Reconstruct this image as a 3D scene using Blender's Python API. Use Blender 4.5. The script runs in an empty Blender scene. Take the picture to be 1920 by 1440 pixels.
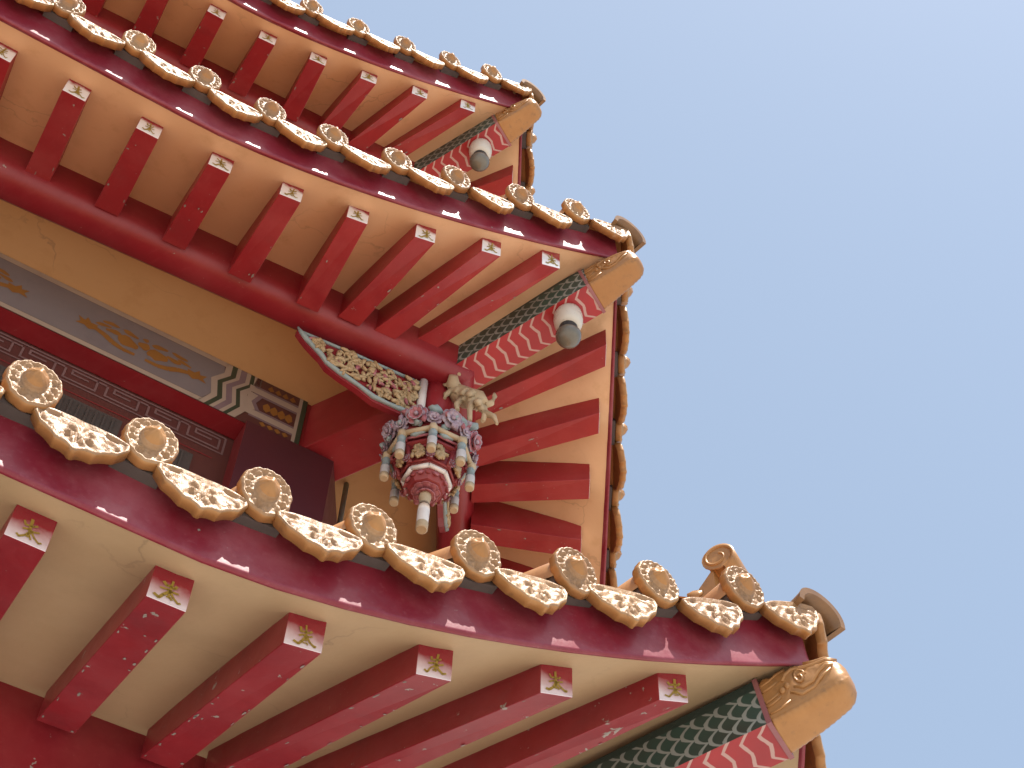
import bpy, bmesh, math, random
from mathutils import Vector, Matrix
R = math.radians
sin, cos, pi = math.sin, math.cos, math.pi
random.seed(7)
scene = bpy.context.scene
COL = scene.collection

# ------------------------------------------------------------------ camera
CAM = Vector((1.6959, -4.0364, -6.9579)); LOOK = Vector((-0.7763, 0.1119, 0.0)); ROLL = 0.04218
F_PX = 2952.3                                   # focal length in pixels of a 1920 px wide picture
f = (LOOK - CAM).normalized(); r = f.cross(Vector((0, 0, 1))).normalized(); u = r.cross(f)
rr = cos(ROLL)*r + sin(ROLL)*u; uu = -sin(ROLL)*r + cos(ROLL)*u
cam = bpy.data.cameras.new('camera'); co = bpy.data.objects.new('camera', cam); COL.objects.link(co)
cam.sensor_fit = 'HORIZONTAL'; cam.sensor_width = 36; cam.lens = 36*F_PX/1920
cam.clip_start = 0.1; cam.clip_end = 4000
m = Matrix((rr, uu, -f)).transposed().to_4x4(); m.translation = CAM
co.matrix_world = m; scene.camera = co

# ------------------------------------------------------------------ sky, sun, exposure
SUN_AZ, SUN_EL = -14.0, 68.0                    # degrees; azimuth measured from +X towards +Y
w = bpy.data.worlds.new('World'); scene.world = w; w.use_nodes = True
nt = w.node_tree; nt.nodes.clear()
out = nt.nodes.new('ShaderNodeOutputWorld'); bg = nt.nodes.new('ShaderNodeBackground'); sky = nt.nodes.new('ShaderNodeTexSky')
sky.sky_type = 'NISHITA'; sky.sun_disc = False
sky.sun_elevation = R(SUN_EL); sky.sun_rotation = R(90 - SUN_AZ)
sky.air_density = 1.0; sky.dust_density = 1.7; sky.ozone_density = 1.0; sky.altitude = 0
bg.inputs['Strength'].default_value = 0.117
veil = nt.nodes.new('ShaderNodeMix'); veil.data_type = 'RGBA'; veil.inputs[0].default_value = .42
veil.inputs[7].default_value = (2.50, 3.02, 3.40, 1)      # thin bright haze all over the sky
nt.links.new(sky.outputs[0], veil.inputs[6]); nt.links.new(veil.outputs[2], bg.inputs[0]); nt.links.new(bg.outputs[0], out.inputs[0])
sl = bpy.data.lights.new('sun', 'SUN'); sl.energy = 4.0; sl.angle = R(0.5); sl.color = (1.0, 0.95, 0.87)
so = bpy.data.objects.new('sun', sl); COL.objects.link(so)
sd = Vector((cos(R(SUN_EL))*cos(R(SUN_AZ)), cos(R(SUN_EL))*sin(R(SUN_AZ)), sin(R(SUN_EL))))
so.rotation_euler = sd.to_track_quat('Z', 'Y').to_euler()
vs = scene.view_settings
vs.view_transform = 'Standard'; vs.look = 'None'; vs.gamma = 1.0; vs.exposure = 1.0
vs.use_curve_mapping = False

# ------------------------------------------------------------------ materials
def nodes(name):
    m = bpy.data.materials.new(name); m.use_nodes = True
    t = m.node_tree; b = t.nodes['Principled BSDF']
    return m, t, b
def N(t, kind, **kw):
    n = t.nodes.new(kind)
    for k, v in kw.items():
        if k.startswith('i_'): n.inputs[k[2:].replace('_', ' ')].default_value = v
        else: setattr(n, k, v)
    return n
def math_n(t, op, a, b=None, c=None):
    n = t.nodes.new('ShaderNodeMath'); n.operation = op
    for i, v in enumerate((a, b, c)):
        if v is None: continue
        if isinstance(v, (int, float)): n.inputs[i].default_value = v
        else: t.links.new(v, n.inputs[i])
    return n.outputs[0]
def mixc(t, fac, a, b):
    n = t.nodes.new('ShaderNodeMix'); n.data_type = 'RGBA'
    if isinstance(fac, (int, float)): n.inputs[0].default_value = fac
    else: t.links.new(fac, n.inputs[0])
    for i, v in ((6, a), (7, b)):
        if isinstance(v, tuple): n.inputs[i].default_value = (*v, 1)
        else: t.links.new(v, n.inputs[i])
    return n.outputs[2]
def ramp(t, fac, p0, p1):
    n = t.nodes.new('ShaderNodeMapRange'); n.inputs[1].default_value = p0; n.inputs[2].default_value = p1
    n.clamp = True
    t.links.new(fac, n.inputs[0]); return n.outputs[0]
def noise(t, scale, detail=4, rough=.55, coord='Object', stretch=None):
    tc = t.nodes.new('ShaderNodeTexCoord'); n = t.nodes.new('ShaderNodeTexNoise'); n.noise_dimensions = '4D'
    oi = t.nodes.new('ShaderNodeObjectInfo')
    t.links.new(math_n(t, 'MULTIPLY', oi.outputs['Random'], 37.0), n.inputs['W'])
    n.inputs['Scale'].default_value = scale; n.inputs['Detail'].default_value = detail; n.inputs['Roughness'].default_value = rough
    if stretch:
        mp = t.nodes.new('ShaderNodeMapping'); mp.inputs['Scale'].default_value = stretch
        t.links.new(tc.outputs[coord], mp.inputs[0]); t.links.new(mp.outputs[0], n.inputs[0])
    else: t.links.new(tc.outputs[coord], n.inputs[0])
    return n.outputs[0]
def crack_mask(t, scale, width, amount):
    tc = t.nodes.new('ShaderNodeTexCoord'); vo = t.nodes.new('ShaderNodeTexVoronoi'); vo.feature = 'DISTANCE_TO_EDGE'
    vo.inputs['Scale'].default_value = scale
    mx = t.nodes.new('ShaderNodeVectorMath'); mx.operation = 'ADD'
    nz = t.nodes.new('ShaderNodeTexNoise'); nz.inputs['Scale'].default_value = 5; nz.inputs['Detail'].default_value = 4
    sc_ = t.nodes.new('ShaderNodeVectorMath'); sc_.operation = 'SCALE'; sc_.inputs['Scale'].default_value = .35
    t.links.new(tc.outputs['Object'], nz.inputs[0]); t.links.new(nz.outputs[1], sc_.inputs[0])
    t.links.new(tc.outputs['Object'], mx.inputs[0]); t.links.new(sc_.outputs[0], mx.inputs[1]); t.links.new(mx.outputs[0], vo.inputs[0])
    l = math_n(t, 'SUBTRACT', 1.0, ramp(t, vo.outputs[0], 0.0, width))
    return math_n(t, 'MULTIPLY', math_n(t, 'MULTIPLY', l, ramp(t, noise(t, 1.7, 2), .52, .62)), amount)
def bump(t, b, h, strength, dist):
    n = t.nodes.new('ShaderNodeBump'); n.inputs['Strength'].default_value = strength; n.inputs['Distance'].default_value = dist
    t.links.new(h, n.inputs['Height']); t.links.new(n.outputs[0], b.inputs['Normal'])

def paint(name, a, b_, rough=.35, sc=3.0, chips=0.0, spots=0.0, bumpd=.002, streak=None, coat=0.0, dirt=None, spec=.5, fade=None, famt=.5, cracks=0, stain=None):
    """painted surface: two tones, fine unevenness, optional chips of bare cement and small grey marks"""
    m, t, b = nodes(name)
    n1 = noise(t, sc, 5, .6, stretch=streak)
    c = mixc(t, ramp(t, n1, .3, .7), a, b_)
    if dirt:
        c = mixc(t, math_n(t, 'MULTIPLY', ramp(t, noise(t, 7, 6, .65), .55, .78), .55), c, dirt)
    if fade:
        fm = math_n(t, 'MULTIPLY', ramp(t, noise(t, 2.6, 6, .68), .46, .72), famt)
        c = mixc(t, fm, c, fade)
        c = mixc(t, math_n(t, 'MULTIPLY', ramp(t, noise(t, 5, 5, .7, stretch=(1, 9, 9)), .55, .75), famt*.6), c, fade)
    if stain:
        c = mixc(t, math_n(t, 'MULTIPLY', ramp(t, noise(t, 1.3, 6, .62), .56, .70), .45), c, stain)
        c = mixc(t, math_n(t, 'MULTIPLY', ramp(t, noise(t, 48, 3, .6), .70, .76), .35), c, stain)
    if cracks: c = mixc(t, crack_mask(t, 1.6, .012, cracks), c, (.16, .11, .07))
    if chips:
        n2 = noise(t, 16, 6, .6); msk = ramp(t, n2, .70 - chips, .71 - chips)
        c = mixc(t, msk, c, (.30, .27, .24))
    if spots:
        n3 = noise(t, 60, 2, .5); c = mixc(t, math_n(t, 'MULTIPLY', ramp(t, n3, .74, .76), spots), c, (.35, .3, .27))
    t.links.new(c, b.inputs['Base Color'])
    rn = math_n(t, 'ADD', math_n(t, 'MULTIPLY', noise(t, 9, 4), .25), rough - .12)
    t.links.new(rn, b.inputs['Roughness'])
    b.inputs['Specular IOR Level'].default_value = spec
    b.inputs['Coat Weight'].default_value = coat
    bump(t, b, noise(t, 26, 5, .6), .35, bumpd)
    return m

M = {}
M['rafter_red'] = paint('rafter red', (.33, .020, .024), (.25, .015, .021), .42, 4, chips=.016, spots=.5, dirt=(.18, .03, .03), fade=(.40, .075, .075), famt=.5)
M['rafter_maroon'] = paint('rafter maroon', (.28, .016, .023), (.20, .013, .020), .38, 4, chips=.045, spots=.6, dirt=(.13, .03, .035), fade=(.33, .060, .070), famt=.5)
M['beam_red'] = paint('beam red', (.25, .012, .018), (.19, .011, .018), .40, 2.5, chips=.006, spots=.3, fade=(.33, .055, .060), famt=.45)
M['fascia'] = paint('fascia maroon gloss', (.23, .016, .030), (.175, .013, .026), .42, 2, spots=.25, bumpd=.0035, streak=(1, 1, .35), coat=.08, dirt=(.22, .06, .08), spec=.42, fade=(.34, .11, .13), famt=.6, chips=.006)
M['soffit'] = paint('soffit ochre', (.73, .47, .28), (.67, .42, .235), .6, 1.6, bumpd=.004, dirt=(.50, .28, .13), cracks=.3, stain=(.40, .23, .11))
M['soffit_pale'] = paint('soffit pale ochre', (.48, .34, .20), (.42, .285, .155), .6, 1.6, bumpd=.005, dirt=(.42, .29, .165), cracks=.35, stain=(.34, .235, .13))
M['ceiling'] = paint('ceiling ochre', (.59, .35, .165), (.53, .31, .135), .6, 1.2, bumpd=.003, dirt=(.45, .24, .09), cracks=.4, stain=(.36, .2, .09))
M['cream'] = paint('cream plaster', (.50, .40, .26), (.38, .29, .18), .55, 8)
M['white'] = paint('white paint', (.74, .72, .70), (.62, .60, .57), .35, 10, dirt=(.45, .42, .38))
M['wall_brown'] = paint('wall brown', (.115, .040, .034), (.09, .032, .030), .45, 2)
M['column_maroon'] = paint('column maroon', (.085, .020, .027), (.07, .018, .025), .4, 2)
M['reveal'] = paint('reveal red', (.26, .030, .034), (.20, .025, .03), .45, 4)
M['grey_panel'] = paint('sign grey blue', (.215, .185, .19), (.18, .155, .165), .55, 3, dirt=(.15, .125, .14))
M['sign_gold'] = paint('sign ochre gold', (.30, .135, .03), (.24, .10, .022), .5, 6)
M['line_cream'] = paint('line cream', (.42, .34, .27), (.36, .28, .23), .5, 6)
M['line_green'] = paint('line green', (.045, .06, .035), (.03, .045, .028), .5, 6)
M['line_mauve'] = paint('line mauve', (.22, .155, .17), (.19, .13, .15), .5, 6)
M['key_line'] = paint('key line mauve', (.21, .13, .13), (.18, .11, .11), .5, 6)
M['grille'] = paint('grille dark grey', (.085, .075, .072), (.07, .062, .06), .5, 5)
M['teal'] = paint('teal grey', (.30, .36, .36), (.20, .27, .27), .45, 14)
M['pink'] = paint('pink petal', (.42, .17, .19), (.27, .06, .08), .42, 22)
M['lavender'] = paint('lavender petal', (.42, .38, .43), (.27, .16, .22), .42, 22)
M['carve'] = paint('carved cream', (.46, .35, .20), (.33, .22, .11), .5, 16)
M['mortar_shade'] = paint('mortar_shade', (.11, .085, .075), (.07, .055, .05), .8, 12)
M['dark'] = paint('dark cavity', (.03, .022, .02), (.02, .016, .015), .7, 5)
M['porcelain'] = paint('porcelain', (.60, .55, .47), (.52, .47, .40), .3, 6)
M['bulb'] = paint('dusty bulb', (.16, .145, .115), (.10, .09, .07), .25, 9, dirt=(.22, .20, .16))
M['lip'] = paint('fascia lip', (.30, .12, .12), (.24, .08, .09), .4, 6)

def gold_mat(name, a, b_, metal, rough, bscale, bdist, bstr=.6):
    m, t, b = nodes(name)
    n1 = noise(t, 14, 5, .6)
    oi = t.nodes.new('ShaderNodeObjectInfo')
    c = mixc(t, ramp(t, n1, .3, .7), a, b_)
    c = mixc(t, math_n(t, 'MULTIPLY', oi.outputs['Random'], .55), c, (b_[0]*.80, b_[1]*.76, b_[2]*.8))
    c = mixc(t, math_n(t, 'MULTIPLY', ramp(t, noise(t, 22, 6, .7), .56, .70), .6), c, (.17, .10, .05))
    t.links.new(c, b.inputs['Base Color'])
    b.inputs['Metallic'].default_value = metal; b.inputs['Specular IOR Level'].default_value = .38
    t.links.new(math_n(t, 'ADD', math_n(t, 'MULTIPLY', noise(t, 40, 3), .3), rough - .15), b.inputs['Roughness'])
    if bdist:
        bump(t, b, noise(t, bscale, 4, .6), bstr, bdist)
    return m
M['gold'] = gold_mat('gold glaze', (.41, .25, .130), (.32, .178, .083), .08, .42, 80, .007, .55)
M['gold_smooth'] = gold_mat('gold glaze smooth', (.43, .215, .075), (.36, .17, .055), .15, .38, 40, .002, .3)
M['barrel'] = gold_mat('tile barrel glaze', (.52, .255, .085), (.40, .17, .055), .05, .34, 30, .003, .3)

M['tile_brown'] = gold_mat('shaded brown tile', (.26, .14, .06), (.17, .09, .045), .05, .38, 30, .003, .3)  # corner tiles: underside shadow is put into the darker brown
# fish scales on the hip beam sides: local X along the beam, local Z up
def scale_mat():
    m, t, b = nodes('green fish scales')
    tc = N(t, 'ShaderNodeTexCoord'); sp = N(t, 'ShaderNodeSeparateXYZ'); t.links.new(tc.outputs['Object'], sp.inputs[0])
    S = .076
    v = math_n(t, 'DIVIDE', sp.outputs[0], -S*.62); uu_ = math_n(t, 'DIVIDE', sp.outputs[2], S)
    row = math_n(t, 'FLOOR', v)
    u2 = math_n(t, 'ADD', uu_, math_n(t, 'MULTIPLY', math_n(t, 'FLOORED_MODULO', row, 2.0), .5))
    a = math_n(t, 'SUBTRACT', math_n(t, 'FRACT', u2), .5); bb = math_n(t, 'FRACT', v)
    arc = math_n(t, 'SUBTRACT', .88, math_n(t, 'MULTIPLY', math_n(t, 'MULTIPLY', a, a), 3.2))
    wob = math_n(t, 'MULTIPLY', math_n(t, 'SUBTRACT', noise(t, 30, 2), .5), .22)
    dist = math_n(t, 'ABSOLUTE', math_n(t, 'SUBTRACT', math_n(t, 'ADD', bb, wob), arc))
    line = math_n(t, 'SUBTRACT', 1.0, ramp(t, dist, .15, .22))
    base = mixc(t, ramp(t, noise(t, 3.5, 3), .35, .65), (.034, .042, .034), (.026, .080, .066))
    c = mixc(t, line, base, (.25, .27, .25))
    edge = ramp(t, sp.outputs[2], .172, .176)
    c = mixc(t, edge, c, (.02, .04, .035))
    t.links.new(c, b.inputs['Base Color']); b.inputs['Roughness'].default_value = .45
    bump(t, b, line, .3, .002)
    return m
M['scales'] = scale_mat()
# brace-shaped pale lines on the hip beam bottom: local X along, local Y across
def zig_mat():
    m, t, b = nodes('red with wavy lines')
    tc = N(t, 'ShaderNodeTexCoord'); sp = N(t, 'ShaderNodeSeparateXYZ'); t.links.new(tc.outputs['Object'], sp.inputs[0])
    v = math_n(t, 'MINIMUM', math_n(t, 'DIVIDE', math_n(t, 'ABSOLUTE', sp.outputs[1]), .098), 1.0)
    # g: 0 -> -.020 , .62 -> -.036 , 1 -> 0   (metres)
    g1 = math_n(t, 'ADD', math_n(t, 'MULTIPLY', v, -.026), -.020)
    g2 = math_n(t, 'ADD', math_n(t, 'MULTIPLY', math_n(t, 'SUBTRACT', v, .62), .095), -.036)
    g = math_n(t, 'MAXIMUM', g1, g2)
    wob = math_n(t, 'MULTIPLY', math_n(t, 'SUBTRACT', noise(t, 14, 2), .5), .016)
    ph = math_n(t, 'DIVIDE', math_n(t, 'ADD', math_n(t, 'SUBTRACT', sp.outputs[0], g), wob), .071)
    d = math_n(t, 'ABSOLUTE', math_n(t, 'SUBTRACT', math_n(t, 'FRACT', ph), .5))
    line = math_n(t, 'SUBTRACT', 1.0, ramp(t, d, .085, .12))
    base = mixc(t, ramp(t, noise(t, 5, 4), .3, .7), (.34, .014, .018), (.26, .012, .018))
    c = mixc(t, line, base, (.44, .27, .24))
    t.links.new(c, b.inputs['Base Color']); b.inputs['Roughness'].default_value = .42
    bump(t, b, noise(t, 26, 5), .3, .002)
    return m
M['zigzag'] = zig_mat()
# rafter end: painted from red at the top to white at the bottom; local Z height above the rafter bottom
def end_mat(name, z0, z1, white):
    m, t, b = nodes(name)
    tc = N(t, 'ShaderNodeTexCoord'); sp = N(t, 'ShaderNodeSeparateXYZ'); t.links.new(tc.outputs['Object'], sp.inputs[0])
    wob = math_n(t, 'MULTIPLY', math_n(t, 'SUBTRACT', noise(t, 22, 3), .5), .05)
    k = ramp(t, math_n(t, 'ADD', sp.outputs[2], wob), z0, z1)
    c = mixc(t, k, white, (.27, .015, .03))
    t.links.new(c, b.inputs['Base Color']); b.inputs['Roughness'].default_value = .25
    b.inputs['Coat Weight'].default_value = .3
    bump(t, b, noise(t, 40, 4), .3, .002)
    return m
M['end_white'] = end_mat('rafter end white', .085, .112, (.74, .72, .72))
M['end_pink'] = end_mat('rafter end pink', .010, .085, (.70, .60, .62))
M['glyph'] = paint('glyph ochre', (.34, .235, .035), (.28, .18, .03), .45, 20)

def ground_mat():
    m, t, b = nodes('paved plaza')
    tc = N(t, 'ShaderNodeTexCoord'); br = N(t, 'ShaderNodeTexBrick')
    br.inputs['Scale'].default_value = 1.0; br.inputs['Color1'].default_value = (.52, .48, .43, 1)
    br.inputs['Color2'].default_value = (.47, .43, .39, 1); br.inputs['Mortar'].default_value = (.30, .27, .24, 1)
    t.links.new(tc.outputs['Object'], br.inputs[0]); t.links.new(br.outputs[0], b.inputs['Base Color'])
    b.inputs['Roughness'].default_value = .8
    return m
M['ground'] = ground_mat()
M['lantern_red'] = paint('faded lantern red', (.27, .030, .034), (.19, .020, .024), .45, 12, dirt=(.14, .04, .04), fade=(.34, .12, .11), famt=.5)
M['chip'] = paint('bare cement chip', (.30, .26, .23), (.22, .18, .16), .8, 30)

# ------------------------------------------------------------------ mesh helpers
class MB:
    """collects vertices and faces (several material slots) for ONE mesh object"""
    def __init__(s): s.v = []; s.f = []; s.m = []; s.sm = []
    def add(s, vs, fs, mi=0, smooth=False):
        o = len(s.v); s.v += [tuple(p) for p in vs]
        for q in fs: s.f.append([o+i for i in q]); s.m.append(mi); s.sm.append(smooth)
    def box8(s, p, mi=0):                        # 8 corners: bottom ring 0-3, top ring 4-7
        s.add(p, [(0, 3, 2, 1), (4, 5, 6, 7), (0, 1, 5, 4), (1, 2, 6, 5), (2, 3, 7, 6), (3, 0, 4, 7)], mi)
    def box(s, a, b, mi=0, M4=None):
        p = [Vector(q) for q in ((a[0], a[1], a[2]), (b[0], a[1], a[2]), (b[0], b[1], a[2]), (a[0], b[1], a[2]),
                                 (a[0], a[1], b[2]), (b[0], a[1], b[2]), (b[0], b[1], b[2]), (a[0], b[1], b[2]))]
        if M4: p = [M4 @ q for q in p]
        s.box8(p, mi)
    def grid(s, rows, mi=0, closed=False, smooth=True):
        n = len(rows[0]); vs = [p for r_ in rows for p in r_]; fs = []
        for i in range(len(rows)-1):
            for j in range(n if closed else n-1):
                k = (j+1) % n
                fs.append((i*n+j, i*n+k, (i+1)*n+k, (i+1)*n+j))
        s.add(vs, fs, mi, smooth)
    def cap(s, ring, mi=0): s.add(ring, [tuple(range(len(ring)))], mi)
    def lathe(s, prof, n=24, mi=0, M4=None, phase=0, smooth=True, caps=True):   # prof: (radius, z)
        rows = []
        for (rad, z) in prof:
            row = [Vector((rad*cos(2*pi*i/n+phase), rad*sin(2*pi*i/n+phase), z)) for i in range(n)]
            rows.append([M4 @ p for p in row] if M4 else row)
        s.grid(rows, mi, True, smooth)
        if caps: s.cap(rows[0], mi); s.cap(rows[-1], mi)
    def tube(s, pts, rads, n=8, mi=0, smooth=True):
        pts = [Vector(p) for p in pts]; rows = []
        for i, p in enumerate(pts):
            d = (pts[min(i+1, len(pts)-1)] - pts[max(i-1, 0)]).normalized()
            a = d.cross(Vector((.13, .31, .94))); a = a.normalized() if a.length > 1e-4 else Vector((1, 0, 0)); b = d.cross(a)
            rd = rads[i] if isinstance(rads, (list, tuple)) else rads
            rows.append([p + rd*(cos(2*pi*k/n)*a + sin(2*pi*k/n)*b) for k in range(n)])
        s.grid(rows, mi, True, smooth); s.cap(rows[0], mi); s.cap(rows[-1], mi)
    def blob(s, c, rad, n=10, k=6, mi=0, M4=None, bumpy=0.0, seed=0):
        rg = random.Random(seed); ph = [rg.uniform(0, 6.28) for _ in range(4)]
        rows = []
        for i in range(k+1):
            th = pi*i/k; row = []
            for j in range(n):
                a = 2*pi*j/n
                q = 1 + bumpy*(sin(3*a+ph[0])*sin(2*th+ph[1]) + .6*sin(5*a+ph[2])*sin(3*th+ph[3]))
                p = Vector((rad[0]*sin(th)*cos(a)*q, rad[1]*sin(th)*sin(a)*q, rad[2]*cos(th)*q))
                row.append((M4 @ p if M4 else p) + Vector(c))
            rows.append(row)
        s.grid(rows, mi, True)
    def build(s, name, mats, parent=None, M4=None, bevel=0):
        me = bpy.data.meshes.new(name); me.from_pydata(s.v, [], s.f)
        for q in mats: me.materials.append(M[q])
        me.polygons.foreach_set('material_index', s.m); me.polygons.foreach_set('use_smooth', s.sm)
        bm = bmesh.new(); bm.from_mesh(me)
        bmesh.ops.remove_doubles(bm, verts=bm.verts, dist=1e-5)
        bmesh.ops.recalc_face_normals(bm, faces=bm.faces); bm.to_mesh(me); bm.free(); me.update()
        o = bpy.data.objects.new(name, me); COL.objects.link(o)
        if parent: o.parent = parent
        if M4: o.matrix_local = M4
        if bevel:
            bv = o.modifiers.new('bevel', 'BEVEL'); bv.width = bevel; bv.segments = 2; bv.limit_method = 'ANGLE'; bv.angle_limit = R(40)
        return o
def empty(name, loc=(0, 0, 0), parent=None):
    o = bpy.data.objects.new(name, None); o.empty_display_size = .2; COL.objects.link(o); o.location = loc
    if parent: o.parent = parent
    return o
def copy_to(o, M4, parent):
    c = o.copy(); COL.objects.link(c); c.parent = parent; c.matrix_local = M4
    return c
def tag(o, label, cat, group=None):
    o['label'] = label; o['category'] = cat
    if group: o['group'] = group
def frame(X, Y, Z, o):
    q = Matrix((X, Y, Z)).transposed().to_4x4(); q.translation = o
    return q

# ------------------------------------------------------------------ pagoda geometry (hexagon, corner 0 on +X)
RC = 6.3
CEN = Vector((-RC, 0, 0))
FD = Vector((-.5, -sin(pi/3), 0)); NF = Vector((cos(pi/6), -.5, 0))
T60 = 1/math.tan(pi/3)
LIFT, LD, LE = .957, 2.37, 1.56
class Tier: pass
def mk(E, z, lk, ld, I, zi, zo=-.30):
    t = Tier(); t.E = E; t.z = z; t.lk = lk; t.ld = ld; t.I = I; t.zi = zi; t.zo = zo; t.W = RC + E; t.rs = 1.0
    return t
UP = mk(-.656, 2.716, .858, .866, .72, .02)
MID = mk(0.0, 0.0, 1.0, 1.0, .84, .030)
LOW = mk(.65, -3.343, .904, .96, 1.40, .18); LOW.rs = .35
def lift(t, d):
    L = LIFT*t.lk; D = LD*t.ld
    a = max(0, 1-d/D)**LE; b = max(0, 1-(t.W-d)/D)**LE
    return L*(a+b)
def fp(t, d, ins, z, j=0):                       # point on face j: distance d from its first corner, inset ins, height z over the tier
    p = Vector((t.E, 0, t.z+z)) + FD*d - NF*ins
    if j:
        a = -pi/3*j; q = p - CEN
        p = CEN + Vector((q.x*cos(a)-q.y*sin(a), q.x*sin(a)+q.y*cos(a), q.z))
    return p
def mir(p): return Vector((p[0], -p[1], p[2]))
US = [.5-.5*cos(pi*i/44) for i in range(45)]
def sweep(mb, t, prof, mi=0, closed=False, smooth=True, faces=range(6), us=US):
    """prof: (inset, z, lift share); swept along every side of the hexagon with mitred corners"""
    for j in faces:
        rows = []
        for pr in prof:
            ins, z, k = pr[:3]
            rows.append([fp(t, T60*ins + q*(t.W-2*T60*ins), ins, z + k*lift(t, q*t.W) + (pr[3]*rise(t, q*t.W) if len(pr) > 3 else 0), j) for q in us])
        if closed: rows.append(rows[0])
        mb.grid(rows, mi, False, smooth)
def rise(t, d): return .07*max(0, 3.2-min(d, t.W-d)) * t.rs
def soffit_z(t, d, ins):
    q = (ins-.055)/(t.I-.055)
    de = (d-T60*ins)/(t.W-2*T60*ins)*t.W
    return (1-q)*(t.zo+.006+.93*lift(t, max(0, de))) + q*(t.zi + rise(t, max(0, de)))

pagoda = empty('pagoda', (-RC, 0, -9.0))
tag(pagoda, 'red and ochre hexagonal pagoda with three stacked upturned eaves edged in gold tiles', 'pagoda')
def under(o, parent):                            # parent without moving
    o.parent = parent; return o
OFF = Matrix.Translation(Vector((RC, 0, 9.0)))   # world -> pagoda space
def roof_tier(t, soffit, label):
    b = MB()
    n = 7
    prof = [(.055+(t.I-.055)*i/n, (1-i/n)*(t.zo+.006)+i/n*t.zi, (1-i/n)*.93, i/n) for i in range(n+1)]
    sweep(b, t, prof, 0)                                           # soffit
    top = [(.055+i*.24, -.03+i*.24*.52+.030*i*i*.24, max(0, 1-i*.14)) for i in range(8)]
    sweep(b, t, top, 1)                                            # roof deck seen from above
    o = b.build('eave_roof', [soffit, 'barrel'], pagoda, OFF)
    o['label'] = label
    fb = MB()
    z = t.zo
    sweep(fb, t, [(.11, z+.05, .93), (.066, z-.004, .93), (.052, z-.004, .93), (.051, z+.012, .93), (.056, z+.05, .945), (.061, z+.11, .96), (.064, z+.17, .98),
                  (.062, z+.22, 1), (.056, z+.268, 1), (.09, z+.268, 1)], 0, False)
    fa = fb.build('fascia', ['fascia'], o)
    return o
TI = ((UP, 'soffit', 'highest eave of the three, ochre underside'), (MID, 'soffit', 'middle eave, ochre underside'), (LOW, 'soffit_pale', 'lowest eave, paler tan underside'))
for t, s, l in TI: t.root = roof_tier(t, s, l)

# ------------------------------------------------------------------ rafters
GR = random.Random(21)
def glyph(mb, P0, mi):
    """gold brush sign on the rafter end; P(a, b) maps unit square to the face, 2 mm proud"""
    ox, oy, sx, sk = GR.uniform(-.05, .05), GR.uniform(-.05, .04), GR.uniform(.82, 1.15), GR.uniform(-.12, .12)
    P = lambda a, q: P0(.5+(a-.5)*sx+ox+sk*(q-.5), q+oy)
    def stroke(pts, w):
        w *= GR.uniform(.75, 1.25); pts = [(x+GR.uniform(-.025, .025), y+GR.uniform(-.025, .025)) for x, y in pts]
        for i in range(len(pts)-1):
            a = Vector((*pts[i], 0)); c = Vector((*pts[i+1], 0)); d = (c-a).normalized()*w; nrm = Vector((-d.y, d.x, 0))
            q = [a-d*.4+nrm, c+d*.4+nrm, c+d*.4-nrm, a-d*.4-nrm]
            mb.add([P(p.x, p.y) for p in q], [(0, 1, 2, 3)], mi)
    stroke([(.50, .86), (.49, .30)], .035)
    stroke([(.36, .70), (.42, .62), (.52, .64), (.62, .62), (.68, .74)], .032)
    stroke([(.30, .50), (.42, .47), (.56, .50), (.70, .47)], .032)
    stroke([(.48, .46), (.38, .30), (.24, .16), (.18, .20)], .032)
    stroke([(.50, .44), (.60, .28), (.70, .14), (.80, .20)], .036)
    stroke([(.42, .20), (.46, .26), (.54, .24)], .026)
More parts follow.
